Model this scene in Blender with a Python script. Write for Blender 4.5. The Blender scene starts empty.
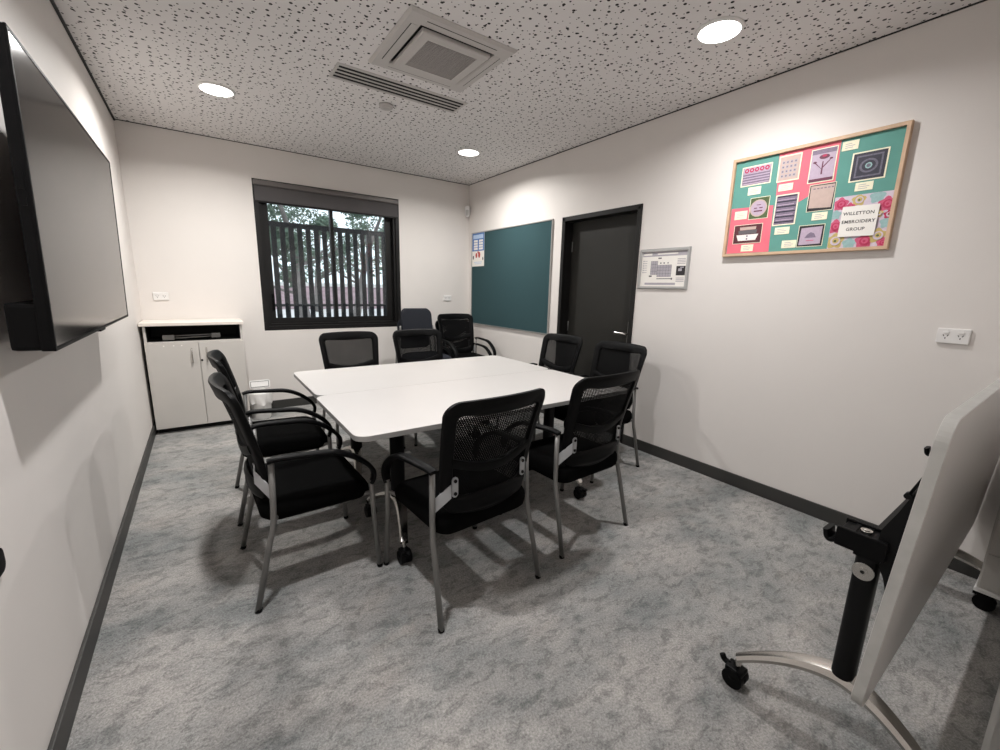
import bpy, bmesh, math, random
from mathutils import Vector, Matrix
from math import sin, cos, pi, radians as R
random.seed(7)
scene = bpy.context.scene
COL = scene.collection
W, H, NEAR = 3.51, 2.70, -5.25          # room: x 0..W, y NEAR..0 (back wall y=0), z 0..H

# ------------------------------------------------------------------ materials
def lin(c):
    return tuple(((v/255)/12.92 if v/255 <= .04045 else ((v/255+.055)/1.055)**2.4) for v in c)+(1,)
def mat(name, rgb, rough=.5, metal=0, var=.0, scale=20, bump=0, bscale=200, spec=.5, coat=0):
    m = bpy.data.materials.new(name); m.use_nodes = True
    nt = m.node_tree; b = nt.nodes['Principled BSDF']; L = nt.links
    b.inputs['Roughness'].default_value = rough; b.inputs['Metallic'].default_value = metal
    b.inputs['Specular IOR Level'].default_value = spec; b.inputs['Coat Weight'].default_value = coat
    base = lin(rgb); b.inputs['Base Color'].default_value = base
    tc = nt.nodes.new('ShaderNodeTexCoord')
    if var:
        n = nt.nodes.new('ShaderNodeTexNoise'); n.inputs['Scale'].default_value = scale; n.inputs['Detail'].default_value = 4
        r = nt.nodes.new('ShaderNodeValToRGB')
        r.color_ramp.elements[0].position = .3; r.color_ramp.elements[1].position = .7
        r.color_ramp.elements[0].color = tuple(max(0, v*(1-var)) for v in base[:3])+(1,)
        r.color_ramp.elements[1].color = tuple(min(1, v*(1+var)) for v in base[:3])+(1,)
        L.new(tc.outputs['Object'], n.inputs['Vector']); L.new(n.outputs['Fac'], r.inputs['Fac']); L.new(r.outputs['Color'], b.inputs['Base Color'])
    if bump:
        n = nt.nodes.new('ShaderNodeTexNoise'); n.inputs['Scale'].default_value = bscale; n.inputs['Detail'].default_value = 3
        bp = nt.nodes.new('ShaderNodeBump'); bp.inputs['Strength'].default_value = bump; bp.inputs['Distance'].default_value = .002
        L.new(tc.outputs['Object'], n.inputs['Vector']); L.new(n.outputs['Fac'], bp.inputs['Height']); L.new(bp.outputs['Normal'], b.inputs['Normal'])
    return m
def emit(name, rgb, s):
    m = bpy.data.materials.new(name); m.use_nodes = True
    b = m.node_tree.nodes['Principled BSDF']; b.inputs['Base Color'].default_value = lin(rgb)
    b.inputs['Emission Color'].default_value = lin(rgb); b.inputs['Emission Strength'].default_value = s
    return m

M = {}
M['wall'] = mat('wall_paint', (219, 214, 210), .55, var=.012, scale=3, bump=.10, bscale=260, spec=.3)
M['skirting'] = mat('skirting_charcoal', (52, 51, 49), .5, var=.05, scale=8)
M['dark_trim'] = mat('shadow_line_black', (30, 30, 30), .7, var=.05)
M['white_plastic'] = mat('white_plastic', (226, 224, 222), .35, var=.01)
M['grey_plastic'] = mat('grey_plastic', (178, 174, 172), .5, var=.02)
M['ac_plastic'] = mat('ac_plastic', (186, 182, 179), .45, var=.015)
M['hole_black'] = mat('slot_black', (12, 12, 12), .9, var=.05)
M['black_fabric'] = mat('black_fabric', (8, 8, 8), .95, var=.12, scale=120, bump=.5, bscale=900, spec=.04)
M['black_plastic'] = mat('black_plastic', (7, 7, 8), .48, var=.06, scale=40, bump=.05, spec=.12)
M['black_metal'] = mat('black_metal', (8, 8, 9), .5, var=.06, scale=30, spec=.2)
M['tube_grey'] = mat('silver_grey_tube', (128, 127, 125), .42, metal=.6, var=.04, scale=12)
M['alu'] = mat('polished_aluminium', (200, 197, 192), .25, metal=1, var=.03, scale=14)
M['bracket'] = mat('bracket_zinc', (190, 192, 195), .38, metal=.6, var=.04, scale=25)
M['laminate'] = mat('white_laminate', (205, 201, 198), .32, var=.010, scale=4, spec=.45)
M['edge_grey'] = mat('grey_edge_band', (150, 149, 147), .5, var=.04, scale=18)
M['edge_pale'] = mat('scuffed_pale_edge', (176, 175, 171), .5, var=.08, scale=16)
M['under_grey'] = mat('underside_laminate', (190, 188, 184), .5, var=.03, scale=9)
M['cab'] = mat('cabinet_laminate', (196, 192, 187), .5, var=.012, scale=5)
M['cab_top'] = mat('cabinet_top_laminate', (226, 218, 210), .4, var=.01, scale=6)
M['cab_in'] = mat('cabinet_inside', (26, 26, 27), .7, var=.08)
M['alu_black'] = mat('powder_coat_black', (20, 19, 19), .5, var=.06, scale=9, spec=.3)
M['blind'] = mat('blind_fabric_grey', (80, 77, 78), .85, var=.05, scale=160, bump=.2, bscale=900)
M['blind_metal'] = mat('blind_headrail_grey', (100, 95, 93), .45, var=.04)
M['fence'] = mat('fence_charcoal', (38, 41, 46), .6, var=.08, scale=6)
M['door'] = mat('door_charcoal', (40, 39, 36), .45, var=.05, scale=2.5, bump=.05, spec=.3)
M['door_frame'] = mat('door_frame_black', (22, 21, 20), .45, var=.05, scale=5, spec=.3)
M['green_felt'] = mat('green_pinboard_fabric', (54, 77, 81), .95, var=.05, scale=180, bump=.4, bscale=800, spec=.1)
M['alu_frame'] = mat('aluminium_frame', (170, 168, 165), .4, metal=.5, var=.03)
M['pine'] = mat('pine_frame', (200, 169, 140), .55, var=.10, scale=14)
M['sheet_green'] = mat('green_card', (92, 148, 138), .8, var=.04, scale=12)
M['sheet_pink'] = mat('pink_card', (222, 108, 124), .8, var=.04, scale=12)
M['paper'] = mat('white_paper', (232, 228, 222), .7, var=.01)
M['cream'] = mat('cream_card', (236, 230, 204), .75, var=.02)
M['ink'] = mat('grey_ink', (95, 92, 95), .8, var=.05)
M['ink_dark'] = mat('dark_ink', (45, 42, 44), .8, var=.05)
M['ink_soft'] = mat('pale_ink', (168, 163, 170), .8, var=.05)
M['lilac'] = mat('lilac_print', (178, 160, 178), .6, var=.06, scale=60)
M['mauve'] = mat('mauve_print', (120, 106, 126), .6, var=.18, scale=90)
M['plum'] = mat('plum_print', (98, 42, 66), .6, var=.15, scale=60)
M['rose'] = mat('rose_print', (196, 84, 116), .7, var=.12, scale=90)
M['rose_dark'] = mat('deep_rose_print', (178, 44, 84), .7, var=.1, scale=90)
M['beige'] = mat('beige_print', (188, 165, 156), .6, var=.05, scale=40)
M['maroon'] = mat('maroon_print', (84, 36, 44), .6, var=.1, scale=40)
M['moss'] = mat('moss_print', (76, 92, 56), .7, var=.2, scale=70)
M['teal_soft'] = mat('soft_teal_print', (146, 178, 178), .7, var=.1, scale=60)
M['ochre'] = mat('ochre_print', (190, 168, 104), .7, var=.12, scale=70)
M['navy_print'] = mat('navy_print', (42, 40, 56), .4, var=.2, scale=120)
M['slate_print'] = mat('slate_print', (96, 92, 108), .4, var=.25, scale=150)
M['floral_base'] = mat('floral_paper', (200, 186, 200), .7, var=.05, scale=50)
M['blue_print'] = mat('blue_poster_print', (70, 112, 176), .6, var=.06, scale=30)
M['blue_pale'] = mat('pale_blue_poster_print', (178, 200, 228), .6, var=.05, scale=30)
M['red_print'] = mat('red_poster_print', (176, 66, 58), .6, var=.1, scale=60)
M['silver_snap'] = mat('silver_snap_frame', (176, 176, 176), .35, metal=.6, var=.03)
M['tv_body'] = mat('tv_body_black', (7, 7, 8), .5, var=.05, spec=.12)
M['navy_fabric'] = mat('navy_fabric', (38, 40, 46), .9, var=.08, scale=150, bump=.4, bscale=900, spec=.2)
M['bin_white'] = mat('bin_white', (236, 235, 233), .4, var=.015)
M['bag'] = mat('bin_liner', (236, 234, 232), .6, var=.02, scale=30, bump=.2, bscale=40)
M['concrete'] = mat('outside_concrete', (225, 222, 222), .9, var=.06, scale=1.5)
M['mulch'] = mat('outside_mulch', (158, 134, 140), .95, var=.25, scale=2.2)
M['kerb'] = mat('outside_kerb', (236, 238, 236), .9, var=.03)
M['bark'] = mat('tree_bark', (120, 114, 112), .9, var=.25, scale=5)
M['leaf'] = mat('leaf_green', (96, 116, 100), .8, var=.3, scale=2)
M['leaf_b'] = mat('leaf_pale_green', (140, 160, 146), .8, var=.3, scale=2)
M['lens'] = emit('downlight_diffuser', (255, 252, 248), 9)

def perforated_ceiling():
    m = bpy.data.materials.new('perforated_plasterboard'); m.use_nodes = True
    nt = m.node_tree; L = nt.links; b = nt.nodes['Principled BSDF']; b.inputs['Roughness'].default_value = .85
    b.inputs['Specular IOR Level'].default_value = .2
    tc = nt.nodes.new('ShaderNodeTexCoord')
    def dots(scale, r, off, keep):
        mp = nt.nodes.new('ShaderNodeMapping'); mp.inputs['Location'].default_value = (off, off*.7, 0)
        L.new(tc.outputs['Object'], mp.inputs['Vector'])
        v = nt.nodes.new('ShaderNodeTexVoronoi'); v.voronoi_dimensions = '2D'; v.inputs['Scale'].default_value = scale; v.inputs['Randomness'].default_value = .72
        L.new(mp.outputs['Vector'], v.inputs['Vector'])
        lt = nt.nodes.new('ShaderNodeMath'); lt.operation = 'LESS_THAN'; lt.inputs[1].default_value = r*scale
        L.new(v.outputs['Distance'], lt.inputs[0])
        sp = nt.nodes.new('ShaderNodeSeparateColor'); L.new(v.outputs['Color'], sp.inputs['Color'])
        k = nt.nodes.new('ShaderNodeMath'); k.operation = 'LESS_THAN'; k.inputs[1].default_value = keep
        L.new(sp.outputs['Red'], k.inputs[0])
        mu = nt.nodes.new('ShaderNodeMath'); mu.operation = 'MULTIPLY'; L.new(lt.outputs[0], mu.inputs[0]); L.new(k.outputs[0], mu.inputs[1])
        return mu.outputs[0]
    a = dots(15, .0084, 0, .70); c = dots(19, .0054, 3.3, .75); e = dots(21, .0032, 7.1, .8)
    mx = nt.nodes.new('ShaderNodeMath'); mx.operation = 'MAXIMUM'; L.new(a, mx.inputs[0]); L.new(c, mx.inputs[1])
    mx2 = nt.nodes.new('ShaderNodeMath'); mx2.operation = 'MAXIMUM'; L.new(mx.outputs[0], mx2.inputs[0]); L.new(e, mx2.inputs[1])
    mix = nt.nodes.new('ShaderNodeMix'); mix.data_type = 'RGBA'
    mix.inputs['A'].default_value = lin((220, 217, 216)); mix.inputs['B'].default_value = lin((52, 50, 50))
    L.new(mx2.outputs[0], mix.inputs['Factor']); L.new(mix.outputs['Result'], b.inputs['Base Color'])
    return m
M['ceiling'] = perforated_ceiling()

def carpet():
    m = bpy.data.materials.new('mottled_grey_carpet'); m.use_nodes = True
    nt = m.node_tree; L = nt.links; b = nt.nodes['Principled BSDF']; b.inputs['Roughness'].default_value = 1
    b.inputs['Specular IOR Level'].default_value = .1
    tc = nt.nodes.new('ShaderNodeTexCoord')
    def noise(scale, sx, sy, det, rough, dist=0):
        mp = nt.nodes.new('ShaderNodeMapping'); mp.inputs['Scale'].default_value = (sx, sy, 1); mp.inputs['Rotation'].default_value = (0, 0, .35)
        L.new(tc.outputs['Object'], mp.inputs['Vector'])
        n = nt.nodes.new('ShaderNodeTexNoise'); n.inputs['Scale'].default_value = scale; n.inputs['Detail'].default_value = det
        n.inputs['Roughness'].default_value = rough; n.inputs['Distortion'].default_value = dist
        L.new(mp.outputs['Vector'], n.inputs['Vector']); return n.outputs['Fac']
    def ramp(f, p0, p1, c0, c1):
        r = nt.nodes.new('ShaderNodeValToRGB'); e = r.color_ramp.elements
        e[0].position = p0; e[1].position = p1; e[0].color = lin(c0); e[1].color = lin(c1); L.new(f, r.inputs['Fac']); return r.outputs['Color']
    def mixc(f, a, c, bt='MIX', fac=None):
        x = nt.nodes.new('ShaderNodeMix'); x.data_type = 'RGBA'; x.blend_type = bt
        if fac is not None: x.inputs['Factor'].default_value = fac
        else: L.new(f, x.inputs['Factor'])
        for s, v in (('A', a), ('B', c)):
            if isinstance(v, tuple): x.inputs[s].default_value = lin(v)
            else: L.new(v, x.inputs[s])
        return x.outputs['Result']
    c = ramp(noise(2.2, 1, 1.5, 5, .62, .2), .36, .64, (156, 158, 157), (196, 192, 188))
    warm = ramp(noise(3.4, 1, 1.5, 4, .6), .56, .72, (0, 0, 0), (150, 150, 150))
    c = mixc(warm, c, (196, 184, 174))
    vein = ramp(noise(13, 1, 1.7, 7, .78, .5), .40, .51, (172, 175, 176), (255, 255, 255))
    c = mixc(None, c, vein, 'MULTIPLY', .6)
    fine = ramp(noise(130, 1, 1, 4, .85), .3, .7, (120, 120, 120), (255, 255, 255))
    c = mixc(None, c, fine, 'MULTIPLY', .8)
    L.new(c, b.inputs['Base Color'])
    bp = nt.nodes.new('ShaderNodeBump'); bp.inputs['Strength'].default_value = .6; bp.inputs['Distance'].default_value = .004
    L.new(noise(260, 1, 1, 2, .7), bp.inputs['Height']); L.new(bp.outputs['Normal'], b.inputs['Normal'])
    return m
M['carpet'] = carpet()

def mesh_fabric():
    m = bpy.data.materials.new('black_mesh_fabric'); m.use_nodes = True
    nt = m.node_tree; L = nt.links; b = nt.nodes['Principled BSDF']
    b.inputs['Base Color'].default_value = lin((10, 10, 11)); b.inputs['Roughness'].default_value = .8; b.inputs['Specular IOR Level'].default_value = .1
    tc = nt.nodes.new('ShaderNodeTexCoord'); sx = nt.nodes.new('ShaderNodeSeparateXYZ'); L.new(tc.outputs['Object'], sx.inputs[0])
    def wave(o, period):
        a = nt.nodes.new('ShaderNodeMath'); a.operation = 'MULTIPLY'; a.inputs[1].default_value = 2*pi/period; L.new(o, a.inputs[0])
        s = nt.nodes.new('ShaderNodeMath'); s.operation = 'SINE'; L.new(a.outputs[0], s.inputs[0]); return s.outputs[0]
    p = nt.nodes.new('ShaderNodeMath'); p.operation = 'MULTIPLY'
    L.new(wave(sx.outputs['Y'], .0095), p.inputs[0]); L.new(wave(sx.outputs['Z'], .016), p.inputs[1])
    t = nt.nodes.new('ShaderNodeMath'); t.operation = 'LESS_THAN'; t.inputs[1].default_value = .68; L.new(p.outputs[0], t.inputs[0])
    L.new(t.outputs[0], b.inputs['Alpha'])
    return m
M['mesh'] = mesh_fabric()

def glass(name, tint, rough=0):
    m = bpy.data.materials.new(name); m.use_nodes = True
    b = m.node_tree.nodes['Principled BSDF']; b.inputs['Base Color'].default_value = tint
    b.inputs['Roughness'].default_value = rough; b.inputs['Transmission Weight'].default_value = 1; b.inputs['IOR'].default_value = 1.45
    return m
M['glass'] = glass('window_glass', (.93, .97, .97, 1))
def screen():
    m = mat('tv_screen_glass', (12, 12, 13), .13, spec=.16, var=.02)
    return m
M['screen'] = screen()

# ------------------------------------------------------------------ mesh helpers
def B(): return bmesh.new()
def box(bm, x0, x1, y0, y1, z0, z1, bev=0, mi=0):
    vs = [bm.verts.new((x, y, z)) for x in (x0, x1) for y in (y0, y1) for z in (z0, z1)]
    fs = [bm.faces.new([vs[i] for i in q]) for q in ((0, 1, 3, 2), (4, 6, 7, 5), (0, 4, 5, 1), (2, 3, 7, 6), (0, 2, 6, 4), (1, 5, 7, 3))]
    for f in fs: f.material_index = mi
    if bev:
        es = list({e for f in fs for e in f.edges})
        r = bmesh.ops.bevel(bm, geom=es, offset=bev, segments=2, profile=.6, affect='EDGES')
        for f in r['faces']: f.material_index = mi
    return vs
def prism(bm, poly, z0, z1, mi=0, mside=None, map=lambda x, y, z: (x, y, z)):
    n = len(poly)
    a = [bm.verts.new(map(x, y, z0)) for x, y in poly]; b = [bm.verts.new(map(x, y, z1)) for x, y in poly]
    f = bm.faces.new(b); f.material_index = mi
    f = bm.faces.new(a[::-1]); f.material_index = mi
    for i in range(n):
        f = bm.faces.new([a[i], a[(i+1) % n], b[(i+1) % n], b[i]]); f.material_index = mi if mside is None else mside
    return a, b
def rrect(w, h, r, n=8, cx=0, cy=0):
    pts = []
    for k, (sx, sy) in enumerate(((1, 1), (-1, 1), (-1, -1), (1, -1))):
        for i in range(n+1):
            a = pi/2*(k+i/n); pts.append((cx+sx*(w/2-r)+r*cos(a), cy+sy*(h/2-r)+r*sin(a)))
    return pts
def circ(r, n=24, cx=0, cy=0, sy=1): return [(cx+r*cos(2*pi*i/n), cy+r*sy*sin(2*pi*i/n)) for i in range(n)]
def sweep(bm, pts, sec, up=Vector((0, 1, 0)), cap=True, mi=0, scales=None):
    """sweeps the closed 2D section (a along 'side', b along the other axis) along pts"""
    pts = [Vector(p) for p in pts]; rings = []
    for i, p in enumerate(pts):
        t = (pts[min(i+1, len(pts)-1)]-pts[max(i-1, 0)]).normalized()
        s = (up-t*up.dot(t))
        if s.length < 1e-4: s = Vector((1, 0, 0))-t*t.x
        s.normalize(); o = t.cross(s); k = scales[i] if scales else 1
        rings.append([bm.verts.new(p+s*a*k+o*b*k) for a, b in sec])
    n = len(sec)
    for r0, r1 in zip(rings, rings[1:]):
        for i in range(n):
            f = bm.faces.new([r0[i], r0[(i+1) % n], r1[(i+1) % n], r1[i]]); f.material_index = mi; f.smooth = True
    if cap:
        for r in (rings[0][::-1], rings[-1]): f = bm.faces.new(r); f.material_index = mi
    return rings
def smooth_path(pts, k=6):
    """Catmull-Rom"""
    P = [Vector(p) for p in pts]; P = [P[0]*2-P[1]]+P+[P[-1]*2-P[-2]]; out = []
    for i in range(1, len(P)-2):
        for j in range(k):
            t = j/k; a, b, c, d = P[i-1:i+3]
            out.append(.5*((2*b)+(c-a)*t+(2*a-5*b+4*c-d)*t*t+(3*b-a-3*c+d)*t**3))
    return out+[P[-2]]
def tube(bm, pts, r, n=10, up=Vector((0, 1, 0)), mi=0, scales=None): sweep(bm, pts, circ(r, n), up, mi=mi, scales=scales)
def cyl(bm, p0, p1, r, n=20, mi=0):
    d = Vector(p1)-Vector(p0); up = Vector((0, 0, 1)) if abs(d.normalized().z) < .9 else Vector((1, 0, 0))
    sweep(bm, [p0, p1], circ(r, n), up, mi=mi)
def lathe(bm, prof, n=32, mi=0, c=(0, 0, 0), sy=1):
    rings = [[bm.verts.new((c[0]+r*cos(2*pi*i/n), c[1]+sy*r*sin(2*pi*i/n), c[2]+z)) for i in range(n)] for r, z in prof]
    for r0, r1 in zip(rings, rings[1:]):
        for i in range(n):
            f = bm.faces.new([r0[i], r0[(i+1) % n], r1[(i+1) % n], r1[i]]); f.material_index = mi; f.smooth = True
    if prof[0][0] > 1e-5: bm.faces.new(rings[0][::-1]).material_index = mi
    if prof[-1][0] > 1e-5: bm.faces.new(rings[-1]).material_index = mi
def frame_ring(bm, w, h, t, z0, z1, cx=0, cy=0, mi=0, bev=0):
    """a mitred rectangular frame of border t in the local xy plane"""
    o = [(-w/2, -h/2), (w/2, -h/2), (w/2, h/2), (-w/2, h/2)]; i_ = [(-w/2+t, -h/2+t), (w/2-t, -h/2+t), (w/2-t, h/2-t), (-w/2+t, h/2-t)]
    V = lambda L, z: [bm.verts.new((x+cx, y+cy, z)) for x, y in L]
    o0, i0 = V(o, z0), V(i_, z0)
    if bev:
        ob = [(x*(1-2*bev/w), y*(1-2*bev/h)) for x, y in o]; o1, ob1, i1 = V(o, z1-bev), V(ob, z1), V(i_, z1)
        chains = [o0, o1, ob1, i1, i0]
    else: chains = [o0, V(o, z1), V(i_, z1), i0]
    chains.append(o0)
    for a, b in zip(chains, chains[1:]):
        for k in range(4): bm.faces.new([a[k], a[(k+1) % 4], b[(k+1) % 4], b[k]]).material_index = mi
def obj(name, bm, m, parent=None, loc=None, smooth=None):
    bmesh.ops.remove_doubles(bm, verts=bm.verts, dist=1e-6)
    bmesh.ops.recalc_face_normals(bm, faces=bm.faces)
    me = bpy.data.meshes.new(name); bm.to_mesh(me); bm.free()
    for mm in (m if isinstance(m, (list, tuple)) else [m]): me.materials.append(M[mm])
    if smooth:
        for p in me.polygons: p.use_smooth = True
        me.set_sharp_from_angle(angle=R(smooth))
    o = bpy.data.objects.new(name, me); COL.objects.link(o)
    if parent is not None: o.parent = parent
    if loc: o.location = loc
    return o
def tag(o, label, cat, group=None):
    o['label'] = label; o['category'] = cat
    if group: o['group'] = group
    return o
def thing(name, label, cat, loc=(0, 0, 0), rz=0, group=None, mw=None):
    o = bpy.data.objects.new(name, None); o.empty_display_size = .1; COL.objects.link(o)
    if mw is not None: o.matrix_world = mw
    else: o.location = loc; o.rotation_euler = (0, 0, rz)
    return tag(o, label, cat, group)
def struct(o): o['kind'] = 'structure'; return o
def kids(o): return [c for c in bpy.data.objects if c.parent == o]
def dup(root, loc, rz, label, group=None):
    def cp(o, par):
        c = o.copy(); COL.objects.link(c)
        if par is not None: c.parent = par
        for ch in kids(o): cp(ch, c)
        return c
    r = cp(root, None); r.location = loc; r.rotation_euler = (0, 0, rz); r['label'] = label
    if group: r['group'] = group
    return r
def frame_mat(u, v, loc):
    u, v = Vector(u), Vector(v); n = u.cross(v)
    m = Matrix((u, v, n)).transposed().to_4x4(); m.translation = Vector(loc); return m
def on_right(y, z, off=0): return frame_mat((0, -1, 0), (0, 0, 1), (W-off, y, z))       # local x = towards the camera end, y = up, z = into room
def on_back(x, z, off=0): return frame_mat((1, 0, 0), (0, 0, 1), (x, -off, z))
def on_left(y, z, off=0): return frame_mat((0, 1, 0), (0, 0, 1), (off, y, z))
def on_ceiling(x, y, off=0): return frame_mat((1, 0, 0), (0, -1, 0), (x, y, H-off))

# ------------------------------------------------------------------ room shell
T = .15
b = B(); box(b, -T, W+T, NEAR-T, T, -.1, 0); struct(obj('floor', b, 'carpet'))
b = B(); box(b, -T, W+T, NEAR-T, T, H, H+.1); struct(obj('ceiling', b, 'ceiling'))
b = B(); box(b, -T, 0, NEAR-T, T, 0, H); struct(obj('wall_left', b, 'wall'))
b = B(); box(b, 0, W, NEAR-T, NEAR, 0, H); struct(obj('wall_front', b, 'wall'))
WX0, WX1, WZ0, WZ1 = .989, 2.523, .867, 2.39
b = B(); box(b, 0, WX0, 0, T, 0, H); box(b, WX1, W, 0, T, 0, H); box(b, WX0, WX1, 0, T, 0, WZ0); box(b, WX0, WX1, 0, T, WZ1, H); struct(obj('wall_back', b, 'wall'))
DY0, DY1, DZ = -1.837, -2.785, 2.0775
b = B(); box(b, W, W+T, DY0, T, 0, H); box(b, W, W+T, NEAR-T, DY1, 0, H); box(b, W, W+T, DY1, DY0, DZ, H); struct(obj('wall_right', b, 'wall'))
def skirt(name, x0, x1, y0, y1):
    b = B(); box(b, x0, x1, y0, y1, 0, .092, .003); struct(obj(name, b, 'skirting'))
skirt('baseboard_left', 0, .013, NEAR, 0); skirt('baseboard_back', .013, W-.013, -.013, 0)
b = B(); box(b, W-.013, W, DY0+.004, -.013, 0, .092, .003); box(b, W-.013, W, NEAR, DY1-.004, 0, .092, .003); struct(obj('baseboard_right', b, 'skirting'))
skirt('baseboard_front', .013, W-.013, NEAR, NEAR+.013)
for i, (x0, x1, y0, y1) in enumerate(((0, .012, NEAR, 0), (.012, W-.012, -.006, 0), (W-.006, W, NEAR, 0))):
    b = B(); box(b, x0, x1, y0, y1, H-(.014 if i == 0 else .006), H); struct(obj('trim_%d' % (i+1), b, 'dark_trim'))

# ------------------------------------------------------------------ window
w = bpy.data.objects.new('window_1', None); COL.objects.link(w); struct(w)
w.matrix_world = frame_mat((1, 0, 0), (0, 0, 1), ((WX0+WX1)/2, 0, (WZ0+WZ1)/2))        # local z points into the room
ww, wh = WX1-WX0, WZ1-WZ0
b = B(); frame_ring(b, ww, wh, .045, -.145, .004, bev=.004); frame_ring(b, ww-.08, wh-.08, .03, -.11, -.02); obj('window_frame', b, 'alu_black', w)
def sash(x0, gx0, gx1, x1, zf):
    zb, zt, gb, gt = -wh/2+.045, wh/2-.045, -.643, wh/2-.105
    b = B()
    for q in ((x0, gx0, zb, zt), (gx1, x1, zb, zt), (gx0, gx1, zb, gb), (gx0, gx1, gt, zt)): box(b, q[0], q[1], q[2], q[3], zf-.032, zf)
    box(b, gx0, gx1, gb, gb+.012, zf-.026, zf-.005); s = obj('window_sash', b, 'alu_black', w)
    b = B(); box(b, gx0-.006, gx1+.006, gb-.006, gt+.006, zf-.020, zf-.014); obj('glass', b, 'glass', s)
    return s
s1 = sash(-.722, -.641, -.025, .007, -.045); s2 = sash(-.025, .007, .617, .722, -.082)
b = B(); box(b, -.672, -.645, -.55, -.37, -.045, -.026, .004); box(b, -.666, -.650, -.45, -.42, -.026, -.012, .003)
cyl(b, (-.658, -.385, -.027), (-.658, -.385, -.021), .005); cyl(b, (-.658, -.535, -.027), (-.658, -.535, -.021), .005); obj('latch', b, 'black_plastic', s1)
t = thing('roller_blind', 'dark grey roller blind drawn up above the window', 'blind', mw=frame_mat((1, 0, 0), (0, 0, 1), ((WX0+WX1)/2, 0, 2.39)))
b = B(); box(b, -ww/2+.008, ww/2-.008, -.062, -.012, -.075, .030, .012); obj('headrail', b, 'blind_metal', t)
b = B(); box(b, -ww/2+.014, ww/2-.014, -.205, -.062, -.030, .006, .003); obj('blind_fabric', b, 'blind', t)
b = B(); box(b, -ww/2+.014, ww/2-.014, -.222, -.205, -.034, .010, .004); obj('bottom_bar', b, 'alu_black', t)

# ------------------------------------------------------------------ outside
b = B(); box(b, -14, 40, .15, 21, -.3, -.02); struct(obj('ground_outside', b, 'concrete'))
b = B()
v = [b.verts.new(p) for p in ((-14, 21, -.3), (40, 21, -.3), (40, 27, 1.28), (-14, 27, 1.28), (-14, 60, 1.28), (40, 60, 1.28), (-14, 60, -.3), (40, 60, -.3))]
for q in ((0, 1, 2, 3), (3, 2, 5, 4), (4, 5, 7, 6), (0, 6, 7, 1), (0, 3, 4, 6), (1, 7, 5, 2)): b.faces.new([v[i] for i in q])
struct(obj('ground_bank', b, 'mulch'))
b = B(); box(b, -14, 40, 26.9, 27.3, 1.2, 1.5, .03); tag(obj('garden_kerb', b, 'kerb'), 'pale kerb along the top of the mulch bank outside the window', 'kerb')
t = thing('slat_fence', 'charcoal vertical slat fence standing just outside the window', 'fence', (0, .80, 0))
for z0, z1 in ((2.035, 2.095), (1.085, 1.115), (.30, .36)):
    b = B(); box(b, .2, 4.2, -.02, .02, z0, z1, .003); obj('rail', b, 'fence', t)
x = .255; k = 0
while x < 4.15:
    b = B(); box(b, x, x+.059, -.034, -.02, .04, 2.06, .003); obj('fence_slat', b, 'fence', t); x += .0965; k += 1
for px in (.22, 2.42, 4.14):
    b = B(); box(b, px-.03, px+.03, .02, .08, -.02, 2.07, .003); obj('fence_post', b, 'fence', t)
def tree(x, y, h, lean, crown, nleaf, lm, label):
    t = thing('garden_tree', label, 'tree', (x, y, -.02 if y < 21 else 1.28), 0, 'trees beyond the fence')
    b = B(); top = Vector((lean, 0, h*.75))
    path = smooth_path([(0, 0, 0), (lean*.25, .1, h*.25), (lean*.5, -.1, h*.5), top]); n = len(path)
    tube(b, path, .17, 10, scales=[1-.7*i/(n-1) for i in range(n)])
    for k in range(5):
        a = random.uniform(0, 2*pi); z0 = random.uniform(.3, .7); st = path[int(z0*(n-1))]
        e = st+Vector((cos(a)*crown*.8, sin(a)*crown*.6, random.uniform(.2, .5)*h*.6)); mid = (st+e)/2+Vector((0, 0, -.15))
        pp = smooth_path([st, mid, e], 5); tube(b, pp, .06, 6, scales=[1-.75*i/(len(pp)-1) for i in range(len(pp))])
    obj('trunk', b, 'bark', t)
    b = B()
    cl = [(Vector((lean, 0, h*.72))+Vector((random.gauss(0, .5)*crown, random.gauss(0, .4)*crown, random.gauss(0, .28)*h*.8)), random.uniform(.25, .6)*crown*.6) for _ in range(26)]
    for _ in range(nleaf):
        c, r = random.choice(cl); d = Vector((random.gauss(0, 1), random.gauss(0, 1), random.gauss(0, .8))).normalized()*r*random.random()**.5
        p = c+d; s = random.uniform(.05, .13); u = Vector((random.gauss(0, 1), random.gauss(0, 1), random.gauss(0, 1))).normalized(); q = u.orthogonal().normalized()
        b.faces.new([b.verts.new(p+u*s), b.verts.new(p+q*s*.5), b.verts.new(p-u*s), b.verts.new(p-q*s*.5)])
    o = obj('foliage', b, lm, t); o['kind'] = 'stuff'
tree(3.1, 9.0, 5.2, -.6, 1.9, 7500, 'leaf', 'tree with dense dark foliage filling the left window pane')
tree(5.6, 12.5, 5.6, 1.2, 1.8, 3600, 'leaf', 'leaning pale trunked tree behind the middle of the fence')
tree(8.2, 14.5, 6.0,   .3, 2.0, 4200, 'leaf_b', 'light airy tree seen through the right window pane')
tree(11.5, 19.5, 6.5, -.5, 2.4, 4500, 'leaf_b', 'distant pale green tree at the right edge of the window')
tree(5.4, 18.5, 6.5, .4, 2.6, 5200, 'leaf', 'distant bushy tree standing behind the leaning pale trunk')

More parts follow.
